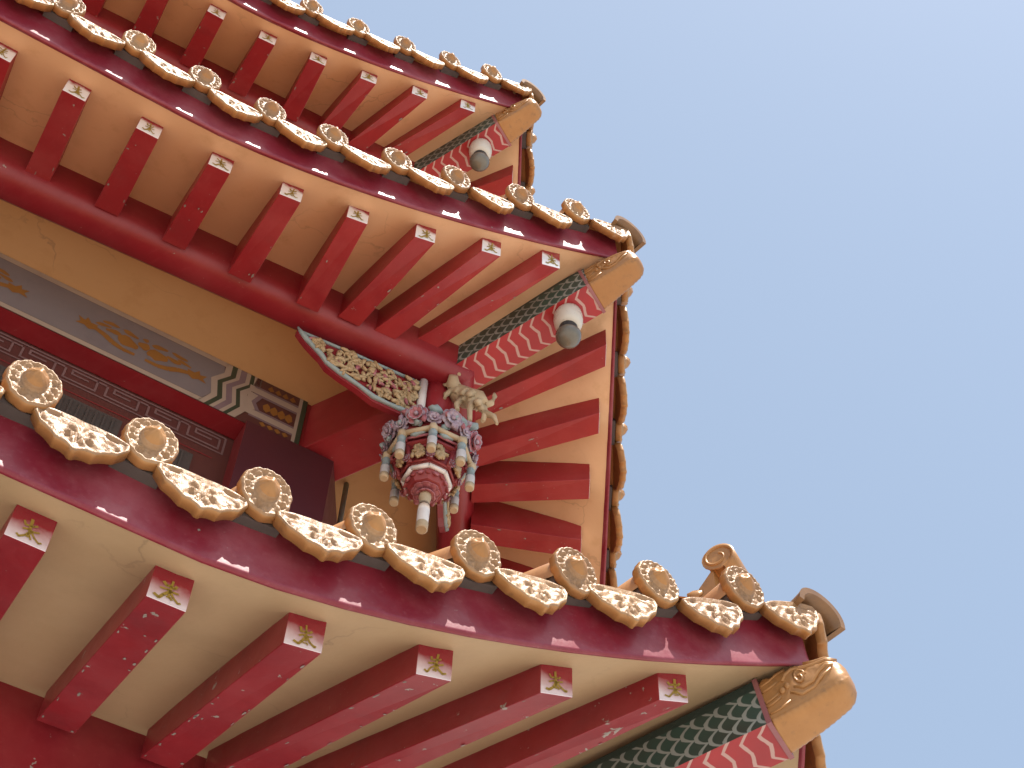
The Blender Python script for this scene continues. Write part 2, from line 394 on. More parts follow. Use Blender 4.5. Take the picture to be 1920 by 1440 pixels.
def rafter(t, de, ie, dr, ir, wd, h, side, endm, redm, zroot=None):
    """rafter from root (dr, ir) on the beam to its cut end (de, ie) under the eave"""
    ze = soffit_z(t, de, ie); zr = soffit_z(t, dr, ir)
    fn = (lambda p: mir(p)) if side else (lambda p: p)
    pts = []
    for zz in (0, 1):
        for (d, i, zc, zb) in ((de-wd/2, ie, ze, ze-h), (de+wd/2, ie, ze, ze-h), (dr+wd*.56, ir, zr, zr-h if zroot is None else zroot), (dr-wd*.56, ir, zr, zr-h if zroot is None else zroot)):
            pts.append(fn(fp(t, d, i, zc+.012 if zz else zb)))
    tilt = .9
    e0 = soffit_z(t, de-wd/2, ie) - soffit_z(t, de+wd/2, ie); r0 = soffit_z(t, dr-wd/2, ir) - soffit_z(t, dr+wd/2, ir)
    for k, s in ((0, .5), (1, -.5), (4, .5), (5, -.5)): pts[k].z += s*e0*tilt
    for k, s in ((3, .5), (2, -.5), (7, .5), (6, -.5)): pts[k].z += s*r0*tilt
    org = (pts[0]+pts[1])/2; b_n = 16 if redm == 'rafter_maroon' else 3
    if b_n == 16 and GR.random() < .5: b_n = 5
    X = (NF if not side else mir(NF)); Y = (FD if not side else mir(FD)); Z = Vector((0, 0, 1))
    if side: Y = -Y
    if X.cross(Y).z < 0: Y = -Y
    M4 = frame(X, Y, Z, org); inv = M4.inverted()
    lp = [inv @ p for p in pts]
    b = MB()
    b.add(lp, [(0, 3, 2, 1), (4, 5, 6, 7), (1, 2, 6, 5), (2, 3, 7, 6), (3, 0, 4, 7)], 0)
    b.add([lp[0], lp[1], lp[5], lp[4]], [(0, 1, 2, 3)], 1)
    A, B, C, D = lp[0], lp[1], lp[5], lp[4]
    if side: A, B, C, D = B, A, D, C
    hh = (h-.006)/(h+.012)
    def P(a, q): 
        q = q*.92*hh
        return (A*(1-a)+B*a)*(1-q) + (D*(1-a)+C*a)*q + Vector((.0022, 0, 0))
    glyph(b, P, 2)
    # peeled paint along the lower edges and at the root
    nb = (b_n if side == 0 else b_n//2)
    for k in range(nb):
        ea, eb, ot_ = ((lp[0], lp[3], lp[1]), (lp[1], lp[2], lp[0]))[GR.random() < .5]
        t0 = GR.random()**(.7 if b_n > 3 else .35); c0 = ea.lerp(eb, t0); inw = (ot_-lp[0]-lp[1]+ea).normalized() if False else (ot_-ea).normalized()
        al = (eb-ea).normalized(); nn = al.cross(inw).normalized()
        if nn.z > 0: nn = -nn
        rl, rw_ = GR.uniform(.004, .019), GR.uniform(.002, .007); off_ = .005 if GR.random() < .75 else GR.uniform(.02, .09)
        c0 = c0 + inw*(off_+rw_) + nn*.0012; m_ = 9
        b.add([c0 + al*rl*cos(2*pi*q/m_)*GR.uniform(.6, 1.2) + inw*rw_*sin(2*pi*q/m_)*GR.uniform(.5, 1.2) for q in range(m_)], [tuple(range(m_))], 3)
    return b.build('rafter', [redm, endm, 'glyph', 'chip'], t.root, OFFI(t) @ M4, bevel=.0035)
def OFFI(t): return Matrix.Identity(4)
for t in (UP, MID, LOW):
    t.root.matrix_local = OFF @ Matrix.Identity(4)
RW, RH = .112, .125
mid_ends = [(.432, .108, .775, .150, .130), (.780, .130, 1.02, .138, .020), (1.139, .168, 1.23, .135, -.025), (1.497, .200, 1.465, .118, -.090)]
for (de, ie, dr, rh, zr_) in mid_ends:
    for sd_ in (0, 1): rafter(MID, de, ie, dr, .83, RW, rh, sd_, 'end_white', 'rafter_red', zr_)
for k in range(8):
    d = 1.845 + .363*k
    rafter(MID, d, .21, d, .83, RW, RH, 0, 'end_white', 'rafter_red', -.128)
for k in range(3):
    d = 1.845 + .363*k
    rafter(MID, d, .21, d, .83, RW, RH, 1, 'end_white', 'rafter_red', -.128)
up_ends = [(.425, .108, .70, .14, .13), (.775, .13, .95, .13, .03), (1.13, .16, 1.18, .13, -.02), (1.48, .18, 1.45, .12, -.075)]
for (de, ie, dr, rh, zr_) in up_ends:
    for sd_ in (0, 1): rafter(UP, de, ie, dr, .71, RW, rh, sd_, 'end_white', 'rafter_red', zr_)
for k in range(6):
    d = 1.825 + .35*k
    rafter(UP, d, .19, d, .71, RW, RH, 0, 'end_white', 'rafter_red', -.11)
low_ends = [(.575, .16, 1.10), (1.02, .19, 1.43), (1.455, .20, 1.70), (1.885, .20, 1.93)]
for (de, ie, dr) in low_ends:
    rafter(LOW, de, ie, dr, 1.33, .122, .128, 0, 'end_pink', 'rafter_maroon')
    rafter(LOW, de, ie, dr, 1.33, .122, .128, 1, 'end_pink', 'rafter_maroon')
for k in range(5):
    d = 2.305 + .42*k
    rafter(LOW, d, .20, d, 1.33, .122, .128, 0, 'end_pink', 'rafter_maroon')

# ------------------------------------------------------------------ eave tiles
def disc_mesh(Ln=1.5, sl_=None):
    b = MB(); na = 72; Rd = .080; rows = []
    rs = [0, .08, .16, .24, .32, .38, .42, .46, .50, .56, .62, .68, .74, .80, .86, .91, .95, .98, 1.0]
    def outline(a):
        q = 1 + .020*cos(12*a) + .30*max(0, -sin(a))**2.2
        return Rd*q
    def h(s, a):
        z = 0.0
        if s < .50:                                   # raised boss with a little relief on its crown
            q = s/.50
            z = -.004 + .042*math.sqrt(max(0, 1-q*q))
            z += .005*math.exp(-((q-.45)/.16)**2)*cos(3*a+.9)*(sin(a) > -.2) + .005*math.exp(-(q/.2)**2)
        else:
            z += .007*math.exp(-((s-.54)/.035)**2)
            z += .008*math.exp(-((s-.74)/.085)**2)*(.35+.85*cos(12*a+.8*sin(3*a)))
            z += .004*sin(19*a+3*s*6)*math.exp(-((s-.64)/.06)**2)
            z += .0075*math.exp(-((s-.93)/.045)**2)*(1+.25*cos(22*a))
            if sin(a) < -.35: z += .006*cos(17*a)*math.exp(-((s-.78)/.11)**2)
        return z
    ZC = .012
    for s in rs:
        rows.append([Vector((s*outline(2*pi*i/na)*cos(2*pi*i/na), h(s, 2*pi*i/na), ZC + s*outline(2*pi*i/na)*sin(2*pi*i/na))) for i in range(na)])
    last = rows[-1]
    b.grid(rows[:7], 1, True); b.grid(rows[6:], 0, True)
    side = [last, [p+Vector((0, -.008, 0))*1 + Vector((p.x, 0, p.z))*.02 for p in last], [Vector((p.x*1.02, -.027, p.z*1.02)) for p in last], [Vector((p.x*.97, -.034, p.z*.97)) for p in last]]
    b.grid(side, 1, True); b.cap(side[-1], 1)
    b.box((-.072, -.24, -.088), (.072, -.036, -.002), 3)      # bedding mortar under the cover tile, added dark to close sunlit gaps
    # half-round cover tile running up the slope (local -Y), open below
    ro, ri = .080, .062; n = 12
    if sl_ is None: sl_ = .56
    o0 = [Vector((ro*cos(pi*i/n), -.03, ro*sin(pi*i/n)-.012)) for i in range(n+1)]
    i0 = [Vector((ri*cos(pi*i/n), -.03, ri*sin(pi*i/n)-.012)) for i in range(n+1)]
    secs = []
    for y in ((0, .25, .26, .5, .51, .75, .76, 1.0, 1.25, Ln) if Ln > 1 else (0, .08, Ln)):
        g = .004 if round(y*100) % 25 == 1 else 0
        secs.append([p*(1) + Vector((0, -y, y*sl_+g)) for p in o0])
    b.grid(secs, 2, False)
    b.grid([[p + Vector((0, -y, y*sl_)) for p in i0] for y in (0, Ln)], 3, False)  # inner face darkened: shade of the hollow is put into its colour
    b.grid([o0, i0], 1, False)
    return b
def drip_mesh():
    b = MB(); nx, nz = 40, 16; W = .139
    def top(s): return -.046 - .022*abs(s)**3.0
    def bot(s):
        a = abs(s)
        y = -.206 + .046*a + .058*a**3.0 + .010*abs(sin(a*pi*2.5))*(a > .06) - .003
        return min(y, top(s)-.012)
    rows = []
    for j in range(nz+1):
        v = j/nz; row = []
        for i in range(nx+1):
            s = -1+2*i/nx; zt, zb = top(s), bot(s); z = zb+(zt-zb)*v
            edge = min(v, 1-v)*(zt-zb); ex = (1-abs(s))*W; e = min(edge, ex)
            hgt = .0065*math.exp(-((e-.008)/.006)**2) - .003*math.exp(-((e-.020)/.006)**2)
            if e > .018:
                x = s*W; zz = z+.125
                ang = math.atan2(zz, x); rad = math.hypot(x, zz*1.3)
                hgt += .0085*cos(6*ang)*math.exp(-((rad-.032)/.018)**2) + .010*math.exp(-(rad/.012)**2)
                hgt += .0075*sin(95*abs(x)+60*zz)*sin(110*zz+20*abs(x))*(1-math.exp(-((rad)/.05)**2))
            if j in (0, nz) or i in (0, nx): hgt = 0
            row.append(Vector((s*W, hgt, z)))
        rows.append(row)
    b.grid(rows, 0, False)
    ring = rows[0] + [r_[-1] for r_ in rows[1:]] + rows[-1][-2::-1] + [r_[0] for r_ in rows[-2:0:-1]]
    bk = [Vector((p.x*.985, -.035, p.z+.003)) for p in ring]
    b.grid([ring, [p+Vector((0, -.006, -.001)) for p in ring], bk], 1, True); 
    # pan tile running up the slope behind the face
    sl_ = .56
    for off in (0, -.014):
        b.grid([[Vector((q/8*.137, -.010-y, -.056+off + .012*(q/8)**2 + y*sl_)) for q in range(-8, 9)] for y in (0, .6)], 2, False)
    lastr = [Vector((q/8*.13, -.046, -.035 + .040*(q/8)**2)) for q in range(-8, 9)]
    return b, ring, bk
def corner_mesh():
    b = MB(); n = 16; L0 = .24
    def sec(rx, rz, y, dz): return [Vector((rx*cos(pi*i/n)*(1+.06*abs(cos(pi*i/n))), y, rz*(sin(pi*i/n)**.8) - .055 + dz)) for i in range(n+1)]
    o_ = [sec(.120, .095, 0, 0), sec(.112, .090, -.02, 0), sec(.108, .088, -.05, -.005), sec(.100, .085, -L0, -.05)]
    i_ = [sec(.096, .073, 0, 0), sec(.090, .070, -.05, -.005), sec(.082, .066, -L0, -.05)]
    b.grid(o_, 0); b.grid(i_, 1); b.grid([o_[0], i_[0]], 0, smooth=False); b.grid([o_[-1], i_[-1]], 1)
    for k in (0, -1):
        b.add([o_[0][k], o_[-1][k], i_[-1][k], i_[0][k]], [(0, 1, 2, 3)], 0)
    return b
corner_o = corner_mesh().build('corner_tile', ['tile_brown', 'tile_brown'])
disc_os = [disc_mesh(1.5, q).build('round_eave_tile', ['gold', 'gold_smooth', 'barrel', 'mortar_shade']) for q in (.56, .40, .24, .10)]
def disc_for(t, d): return disc_os[min(3, int(lift(t, d)/.20))]
db, ring, bk = drip_mesh()
nb = len(bk); cx = Vector((0, -.035, -.08))
db.add([cx]+bk, [(0, 1+i, 1+(i+1) % nb) for i in range(nb)], 1)
drip_o = db.build('drip_tile', ['gold', 'gold_smooth', 'barrel'])
used = {}
def place(o, M4, t):
    if o.name not in used:
        used[o.name] = 1  ; o.parent = t.root; o.matrix_local = M4; return o
    return copy_to(o, M4, t.root)
def tile_frame(t, d, ins, z, side, tilt, scale=1.0, jit=0.0):
    sl = (lift(t, d+.05)-lift(t, d-.05))/.1
    T = (FD + Vector((0, 0, sl*.85))).normalized()
    Nn = (NF*cos(R(tilt)) - Vector((0, 0, sin(R(tilt))))).normalized()
    Nn = (Nn - T*(Nn.dot(T)*.35)).normalized(); T = (T - Nn*T.dot(Nn)).normalized()
    p = fp(t, d, ins, z + lift(t, max(0, d)))
    rg = random.Random(int(d*1000)+int(t.z*100)+side*77)
    p = p + Vector((0, 0, rg.uniform(-.009, .006))) + FD*rg.uniform(-.008, .008)
    if side: T, Nn, p = mir(T), mir(Nn), mir(p)
    X = T; Y = Nn; Z = X.cross(Y)
    if Z.z < 0: X = -X; Z = -Z
    q = frame(X*scale, Y*scale, Z*scale, p) @ Matrix.Rotation(R(rg.uniform(-4, 4)), 4, 'Y') @ Matrix.Rotation(R(rg.uniform(-3, 3)), 4, 'X') @ Matrix.Rotation(R(rg.uniform(-2.5, 2.5)), 4, 'Z')
    return q
TILES = {
 'mid': (MID, [.335, .705, 1.075, 1.416, 1.77, 2.102, 2.445, 2.785, 3.144], .35, 4, 9),
 'low': (LOW, [.345, .737, 1.076, 1.445, 1.806, 2.152, 2.523, 2.895], .361, 4, 4),
 'up': (UP, [.327, .652, .991, 1.318, 1.649], .33, 6, 6)}
for nm, (t, ds, s, extra, ns) in TILES.items():
    sc = {'mid': 1.0, 'low': 1.03, 'up': .96}[nm]
    dl = list(ds)
    for k in range(extra): dl.append(dl[-1]+s)
    prev = -.03
    for d in dl:
        place(disc_for(t, d), tile_frame(t, d, -.014, 0, 0, 1, sc), t)
        place(drip_o, tile_frame(t, (d+prev)/2 + .012, .002, -.004, 0, -12, sc), t)
        prev = d
    prev = -.03
    for k in range(ns):
        d = ds[0] + s*k*1.02
        place(disc_for(t, d), tile_frame(t, d, -.014, 0, 1, 1, sc), t)
        place(drip_o, tile_frame(t, (d+prev)/2 + .004, .002, -.004, 1, -12, sc), t)
        prev = d
    # tile closing the corner, turned along the hip
    a = R(-20); Y = Vector((cos(a)*.98, sin(a)*.98, -.10)).normalized(); X = Vector((0, 0, 1)).cross(Y).normalized() * -1; Z = X.cross(Y)
    if Z.z < 0: X = -X; Z = X.cross(Y)
    place(corner_o, frame(X*.95*sc, Y*.95*sc, Z*.95*sc, Vector((t.E+.03, -.005, t.z+lift(t, 0)-.085))), t)

# ------------------------------------------------------------------ hip beams with gold heads
def hip_beam(t, x_in, zin_b, zin_t, zo_b, zo_t, x_out):
    """local X along the bottom line from the inner end"""
    A = Vector((t.E+x_in, 0, t.z+zin_b)); B = Vector((t.E+x_out, 0, t.z+zo_b))
    X = (B-A).normalized(); Y = Vector((0, 1, 0)); Z = X.cross(Y); L = (B-A).length
    M4 = frame(X, Y, Z, A); inv = M4.inverted()
    it = inv @ Vector((t.E+x_in, 0, t.z+zin_t)); ot = inv @ Vector((t.E+x_out-.03, 0, t.z+zo_t))
    w = .098; b = MB(); n = 10
    for y in (-w, w):
        b.grid([[Vector((L*i/n, y, 0)) for i in range(n+1)], [Vector((it.x+(ot.x-it.x)*i/n, y, it.z+(ot.z-it.z)*i/n)) for i in range(n+1)]], 0, smooth=False)
    b.add([(0, -w, 0), (L, -w, 0), (L, w, 0), (0, w, 0)], [(0, 1, 2, 3)], 1)
    b.add([(it.x, -w, it.z), (ot.x, -w, ot.z), (ot.x, w, ot.z), (it.x, w, it.z)], [(0, 1, 2, 3)], 2)
    b.add([(L, -w, 0), (L, w, 0), (ot.x, w, ot.z), (ot.x, -w, ot.z)], [(0, 1, 2, 3)], 2)
    b.add([(0, -w, 0), (0, w, 0), (it.x, w, it.z), (it.x, -w, it.z)], [(0, 1, 2, 3)], 2)
    b.box((L-.016, -w-.004, -.004), (L+.002, w+.004, ot.z*1.02), 3)
    o = b.build('hip_beam', ['scales', 'zigzag', 'beam_red', 'lip'], t.root, M4)
    # gold carved head continuing the beam
    h = MB(); rows = []; nl = 44; nr = 64; HL = .31; H0 = ot.z*1.0
    for i in range(nl+1):
        q = i/nl; x = q*HL
        rnd = 1 if q < .8 else math.sqrt(max(0.0, 1-((q-.8)/.2)**2.4))
        wy = (.094 - .026*q)*(.30+.70*rnd); hz0 = -.004 + .035*q*q; hz1 = H0*(1-.06*q) + .014*sin(q*5)
        mid_ = (hz0+hz1)/2; hh = (hz1-hz0)/2*(.35+.65*rnd)
        row = []
        for k in range(nr):
            a = 2*pi*k/nr; ca, sa = cos(a), sin(a)
            e = .30 + .35*q*q
            yy = wy*math.copysign(abs(ca)**e, ca); zz = hh*math.copysign(abs(sa)**e, sa)
            if abs(ca) > .35 and sa > -.75:                                   # relief on the flanks: waves, eye and curls
                sx = q*1.0; v = zz/max(hh, 1e-4)
                vv = v - .55*q*q + .10*sin(7*q)
                rel = .006*sin(15*vv+1.2)*(.4+.6*min(1, q*3))
                rel += .020*math.exp(-((q-.55)/.055)**2-((v-.30)/.22)**2) - .013*math.exp(-((q-.64)/.045)**2-((v-.15)/.3)**2)
                rel += .014*math.exp(-((q-.42)/.05)**2-((v-.05)/.25)**2) + .014*math.exp(-((q-.84)/.06)**2-((v-.55)/.2)**2)
                rel += .012*math.exp(-((q-.30)/.03)**2-((v-.3)/.15)**2)
                rel *= .6*max(0, min(1, (v+.75)*2.2))
                yy += math.copysign(rel, ca)
            if sa < -.5: yy += math.copysign(.004*sin(q*40), ca)              # scalloped lower edge
            if sa > .5: zz += .008*sin(q*33+ca*3)
            row.append(Vector((x, yy, mid_+zz)))
        rows.append(row)
    h.grid(rows, 0, True); h.cap(rows[0]); h.cap(rows[-1])
    def flank(q, v, sg):
        rnd = 1 if q < .8 else math.sqrt(max(0.0, 1-((q-.8)/.2)**2.4))
        hz0 = -.004 + .035*q*q; hz1 = H0*(1-.06*q) + .014*sin(q*5)
        return Vector((q*HL, sg*((.094-.026*q)*(.30+.70*rnd)*(1-(.10+.25*q*q)*abs(v)**2.5)+.003), (hz0+hz1)/2 + v*(hz1-hz0)/2*(.35+.65*rnd)))
    for sg in (-1, 1):
        for pts, rd in (([(.50+.075*(1-k/16)*cos(k*.62), .28+.42*(1-k/16)*sin(k*.62)) for k in range(15)], .0065),
                        ([(.30, .35), (.36, .62), (.45, .78), (.58, .72), (.70, .70), (.84, .82), (.93, .62)], .0085),
                        ([(.40, -.05), (.50, -.22), (.62, -.15), (.72, .18), (.82, .42), (.90, .30)], .0075),
                        ([(.34, -.20), (.45, -.48), (.60, -.42), (.74, -.08), (.86, .12)], .0060),
                        ([(.04, .62), (.14, .66), (.26, .80), (.38, .90)], .0055), ([(.05, .35), (.15, .38), (.25, .48)], .0055),
                        ([(.03, -.15), (.12, -.10), (.22, -.02)], .0050), ([(.03, -.32), (.12, -.28), (.22, -.20)], .0050), ([(.03, -.62), (.16, -.60), (.30, -.50)], .0050),
                        ([(.60, .92), (.72, .90), (.84, .98), (.95, .80)], .0090)):
            h.tube([flank(q, v, sg) for q, v in pts], rd, 6)
        h.blob(flank(.26, .02, sg), (.014, .010, .016), 8, 6); h.blob(flank(.33, .12, sg), (.012, .010, .018), 8, 6)
    tw = Matrix.Translation(Vector((L+.001, 0, 0))) @ Matrix.Rotation(R(-4), 4, 'Y')
    h.build('carved_head', ['gold_smooth'], o, tw)
    return o
MID.hip = hip_beam(MID, -1.12, .045, .335, .285, .47, -.200)
UP.hip = hip_beam(UP, -1.00, .02, .26, .225, .40, -.200)
LOW.hip = hip_beam(LOW, -1.60, .0, .19, .205, .42, -.205)

# ------------------------------------------------------------------ ring beams, walls, ceilings
def ring_beam(t, zb, wd, ztop, mat):
    """flat-faced beam with a rounded belly"""
    b = MB(); i0 = t.I - .022; zt = t.zi + .05
    prof = [(i0, zt), (i0, zb+.085), (i0+.012, zb+.045), (i0+.038, zb+.016), (i0+.075, zb), (i0+wd-.04, zb), (i0+wd-.015, zb+.022), (i0+wd, zb+.07), (i0+wd, ztop)]
    sweep(b, t, [(i, z, 0, 1) for i, z in prof], 0)
    return b.build('ring_beam', [mat], t.root)
ring_beam(MID, -.205, .215, .26, 'beam_red')
ring_beam(UP, -.19, .20, .26, 'beam_red')
ring_beam(LOW, -.26, .22, .20, 'beam_red')

WI = 1.60                                        # inset of the middle storey's wall front
def wall_storey(t, wi, ztop, zbot, mat, name='storey_wall'):
    b = MB(); sweep(b, t, [(wi, ztop, 0), (wi, zbot, 0)], 0, smooth=False)
    return b.build(name, [mat], pagoda, OFF)
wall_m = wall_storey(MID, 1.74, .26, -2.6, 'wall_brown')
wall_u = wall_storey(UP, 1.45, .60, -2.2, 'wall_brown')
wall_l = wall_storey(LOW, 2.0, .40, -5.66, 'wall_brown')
def ceiling(t, i0, i1, z, par):
    b = MB(); sweep(b, t, [(i0, z, 0), (i1, z, 0)], 0, smooth=False)
    return b.build('gallery_ceiling', ['ceiling'], par)
ceiling(MID, 1.00, 1.76, .25, wall_m); ceiling(UP, .9, 1.5, .25, wall_u); ceiling(LOW, 1.45, 2.1, .19, wall_l)

# middle storey front: painted lintel, corner column, key-pattern frieze, grilles
def face_pt(d, z, proud=0.0, ins=WI): return fp(MID, d, ins-proud, z)
b = MB()
d0, d1 = 1.115, 5.2
def lint(dA, dB, zA, zB, iA, iB, mi): b.box8([face_pt(dA, zA, ins=iB), face_pt(dB, zA, ins=iB), face_pt(dB, zA, ins=iA), face_pt(dA, zA, ins=iA),
                                              face_pt(dA, zB, ins=iB), face_pt(dB, zB, ins=iB), face_pt(dB, zB, ins=iA), face_pt(dA, zB, ins=iA)], mi)
lint(d0, d1, -.178, .248, 1.735, WI, 0)
b.add([face_pt(1.43, -.181, ins=1.732), face_pt(d1, -.181, ins=1.732), face_pt(d1, -.181), face_pt(1.43, -.181)], [(0, 1, 2, 3)], 1)
def poly(pts, mi, pr): b.add([face_pt(d, z, pr) for d, z in pts], [tuple(range(len(pts)))], mi)
def band(pts, wd, mi, pr):                       # zigzag band along d: each point (d, z) widened by wd in d
    for i in range(len(pts)-1):
        (a, za), (c, zc) = pts[i], pts[i+1]
        poly([(a, za), (c, zc), (c-wd, zc), (a-wd, za)], mi, pr)
zz = lambda dd: [(dd-.045, .245), (dd-.030, .135), (dd+.045, .075), (dd+.030, -.075), (dd+.045, -.095), (dd+.028, -.130), (dd+.058, -.176)]
zz = lambda dd: [(dd-.020, .246), (dd-.022, .150), (dd+.040, .062), (dd+.018, -.070), (dd+.075, -.176)]
GP = [(5.15, .205), (5.15, -.140)] + [(x, z) for x, z in reversed([(1.625, .205), (1.617, .150), (1.680, .062), (1.655, -.070), (1.690, -.140)])]
poly(GP, 2, .003)                                # grey ground
poly([(5.18, .246), (5.18, .207), (1.62, .207), (1.60, .246)], 3, .003)
poly([(5.18, -.142), (5.18, -.176), (1.71, -.176), (1.69, -.142)], 3, .003)
for k, (dd, wd, mi) in enumerate([(1.640, .038, 3), (1.602, .030, 4), (1.572, .022, 3), (1.550, .036, 5), (1.514, .024, 3), (1.490, .024, 4), (1.466, .044, 3)]):
    band(zz(dd), wd, mi, .003)
# red ground with pale rails and gold motif at the right end
poly([(1.43, .246), (1.445, .150), (1.455, -.176), (1.165, -.176), (1.165, .246)], 6, .003)
for z0, z1 in ((.150, .105), (-.045, -.090)): poly([(1.46, z0+.01), (1.46, z1), (1.165, z1), (1.165, z0)], 3, .005)
for z0, z1 in ((.168, .151), (.104, .088), (-.028, -.044), (-.091, -.105)): poly([(1.43, z0), (1.43, z1), (1.165, z1), (1.165, z0)], 5, .005)
poly([(1.46, .10), (1.40, .09), (1.43, .02), (1.40, -.04), (1.46, -.06)], 3, .006)
poly([(1.40, .095), (1.375, .09), (1.405, .02), (1.375, -.035), (1.40, -.04), (1.432, .02)], 5, .0065)
for k in range(4):
    dd = 1.335-.045*k
    poly([(dd+.028, .03), (dd+.005, .062), (dd-.012, .045), (dd-.02, .01), (dd+.002, -.018), (dd+.022, -.002)], 7, .005)
for k in range(4):
    dd = 1.34-.045*k
    poly([(dd+.02, .19), (dd, .225), (dd-.02, .19), (dd, .175)], 7, .005); poly([(dd+.02, -.125), (dd, -.11), (dd-.02, -.13), (dd, -.15)], 7, .005)
poly([(1.165, .246), (1.165, -.176), (1.145, -.176), (1.145, .246)], 3, .004); poly([(1.145, .246), (1.145, -.176), (1.117, -.176), (1.117, .246)], 4, .004)
# gold cloud-and-leaf ornaments
def leaf(c, L, wd, ang, pr=.0045, mi=7, jag=.25):
    n = 14; pts = []
    for k in range(n):
        a = 2*pi*k/n; x = L*cos(a); y = wd*sin(a)*(1+jag*sin(3*a+c[0]*40))
        pts.append((c[0]+x*cos(ang)-y*sin(ang), c[1]+x*sin(ang)+y*cos(ang)))
    poly(pts, mi, pr)
def curl(pts, wd, pr=.0047, mi=7):
    for i in range(len(pts)-1):
        (x0, y0), (x1, y1) = pts[i], pts[i+1]; l = math.hypot(x1-x0, y1-y0); nx, ny = -(y1-y0)/l, (x1-x0)/l
        w0 = wd*(1-.45*abs(2*i/(len(pts)-1)-1)); w1 = wd*(1-.45*abs(2*(i+1)/(len(pts)-1)-1))
        poly([(x0+nx*w0, y0+ny*w0), (x1+nx*w1, y1+ny*w1), (x1-nx*w1, y1-ny*w1), (x0-nx*w0, y0-ny*w0)], mi, pr)
def ornament(c):
    for s in (-1, 1):
        curl([(c+s*.03, -.060), (c+s*.10, -.062), (c+s*.16, -.045), (c+s*.21, -.015), (c+s*.27, .004), (c+s*.33, .012)], .020)
        poly([(c+s*.26, .035), (c+s*.30, .03), (c+s*.325, .062), (c+s*.335, .03), (c+s*.375, .045), (c+s*.355, .008), (c+s*.38, -.02), (c+s*.33, -.012), (c+s*.30, -.03), (c+s*.27, -.012)], 7, .0051)
        leaf((c+s*.085, .015), .062, .042, s*.25, .0053); leaf((c+s*.175, .045), .045, .018, s*-.15); leaf((c+s*.235, .062), .045, .013, s*-.2)
        leaf((c+s*.20, .098), .050, .014, s*-.1, .0049); leaf((c+s*.085, .092), .048, .017, s*.2, .0049); leaf((c+s*.15, -.012), .030, .010, s*.5, .0055, 2)
        leaf((c+s*.06, -.030), .028, .010, s*-.4, .0057, 2)
    leaf((c, .045), .035, .030, 0, .0055); leaf((c, .10), .018, .014, 0, .0049)
for c in (2.075, 3.10, 4.12): ornament(c)
b.build('painted_lintel', ['wall_brown', 'beam_red', 'grey_panel', 'line_cream', 'line_green', 'line_mauve', 'wall_brown', 'sign_gold'], wall_m)
# frieze of key pattern on the recessed wall under the lintel
b = MB()
def kp(dA, dB, zA, zB, mi=0, pr=.004): b.add([fp(MID, dA, 1.74-pr, zA), fp(MID, dB, 1.74-pr, zA), fp(MID, dB, 1.74-pr, zB), fp(MID, dA, 1.74-pr, zB)], [(0, 1, 2, 3)], mi)
ZT, ZB = -.196, -.300
kp(1.47, 5.0, ZT+.002, ZT-.008); kp(1.47, 5.0, ZB-.028, ZB-.038); kp(1.47, 1.482, ZT-.0085, ZB-.0275)
P_ = .235
for k in range(15):
    a = 1.50 + P_*k
    if a > 4.9: break
    w_ = .012
    kp(a, a+.19, ZB, ZB-.012)                    # lower run
    kp(a, a+w_, ZB+.0005, ZT-.022)               # rise
    kp(a+.0005, a+.15, ZT-.022, ZT-.034)           # upper run
    kp(a+.138, a+.15, ZT-.0345, ZT-.066)
    kp(a+.05, a+.1375, ZT-.054, ZT-.066)
    kp(a+.178, a+.19, ZB+.0005, ZT-.030)
    kp(a+.1905, a+P_-.0005, ZT-.022, ZT-.034)
b.build('key_frieze', ['key_line'], wall_m)
b = MB()
kp2 = lambda dA, dB, zA, zB, mi, pr: kp(dA, dB, zA, zB, mi, pr)
kp2(1.52, 5.0, -.395, -.402, 0, .004)
b.build('wall_moulding', ['reveal'], wall_m)
for dA, dB in ((1.62, 1.80), (2.02, 2.9), (3.1, 4.0)):
    b = MB()
    b.box8([fp(MID, dA, 1.80, -.90), fp(MID, dB, 1.80, -.90), fp(MID, dB, 1.733, -.90), fp(MID, dA, 1.733, -.90),
            fp(MID, dA, 1.80, -.44), fp(MID, dB, 1.80, -.44), fp(MID, dB, 1.733, -.44), fp(MID, dA, 1.733, -.44)], 0)
    n = int((dB-dA)/.045)
    for k in range(1, n):
        q = dA+(dB-dA)*k/n
        b.box8([fp(MID, q-.006, 1.732, -.88), fp(MID, q+.006, 1.732, -.88), fp(MID, q+.006, 1.722, -.88), fp(MID, q-.006, 1.722, -.88),
                fp(MID, q-.006, 1.732, -.46), fp(MID, q+.006, 1.732, -.46), fp(MID, q+.006, 1.722, -.46), fp(MID, q-.006, 1.722, -.46)], 2)
    b.build('window_grille', ['grille', 'reveal', 'grille'], wall_m)
# corner column (mitred round the hexagon corner)
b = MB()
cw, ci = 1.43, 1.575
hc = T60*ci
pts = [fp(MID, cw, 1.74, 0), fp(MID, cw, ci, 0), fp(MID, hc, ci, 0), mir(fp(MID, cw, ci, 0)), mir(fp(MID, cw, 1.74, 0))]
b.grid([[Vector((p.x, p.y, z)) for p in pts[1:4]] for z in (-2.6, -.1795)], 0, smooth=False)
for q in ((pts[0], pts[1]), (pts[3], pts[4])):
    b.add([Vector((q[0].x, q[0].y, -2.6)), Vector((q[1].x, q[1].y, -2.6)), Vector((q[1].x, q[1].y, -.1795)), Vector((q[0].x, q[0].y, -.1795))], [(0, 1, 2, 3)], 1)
b.cap([Vector((p.x, p.y, -.1795)) for p in pts], 0)
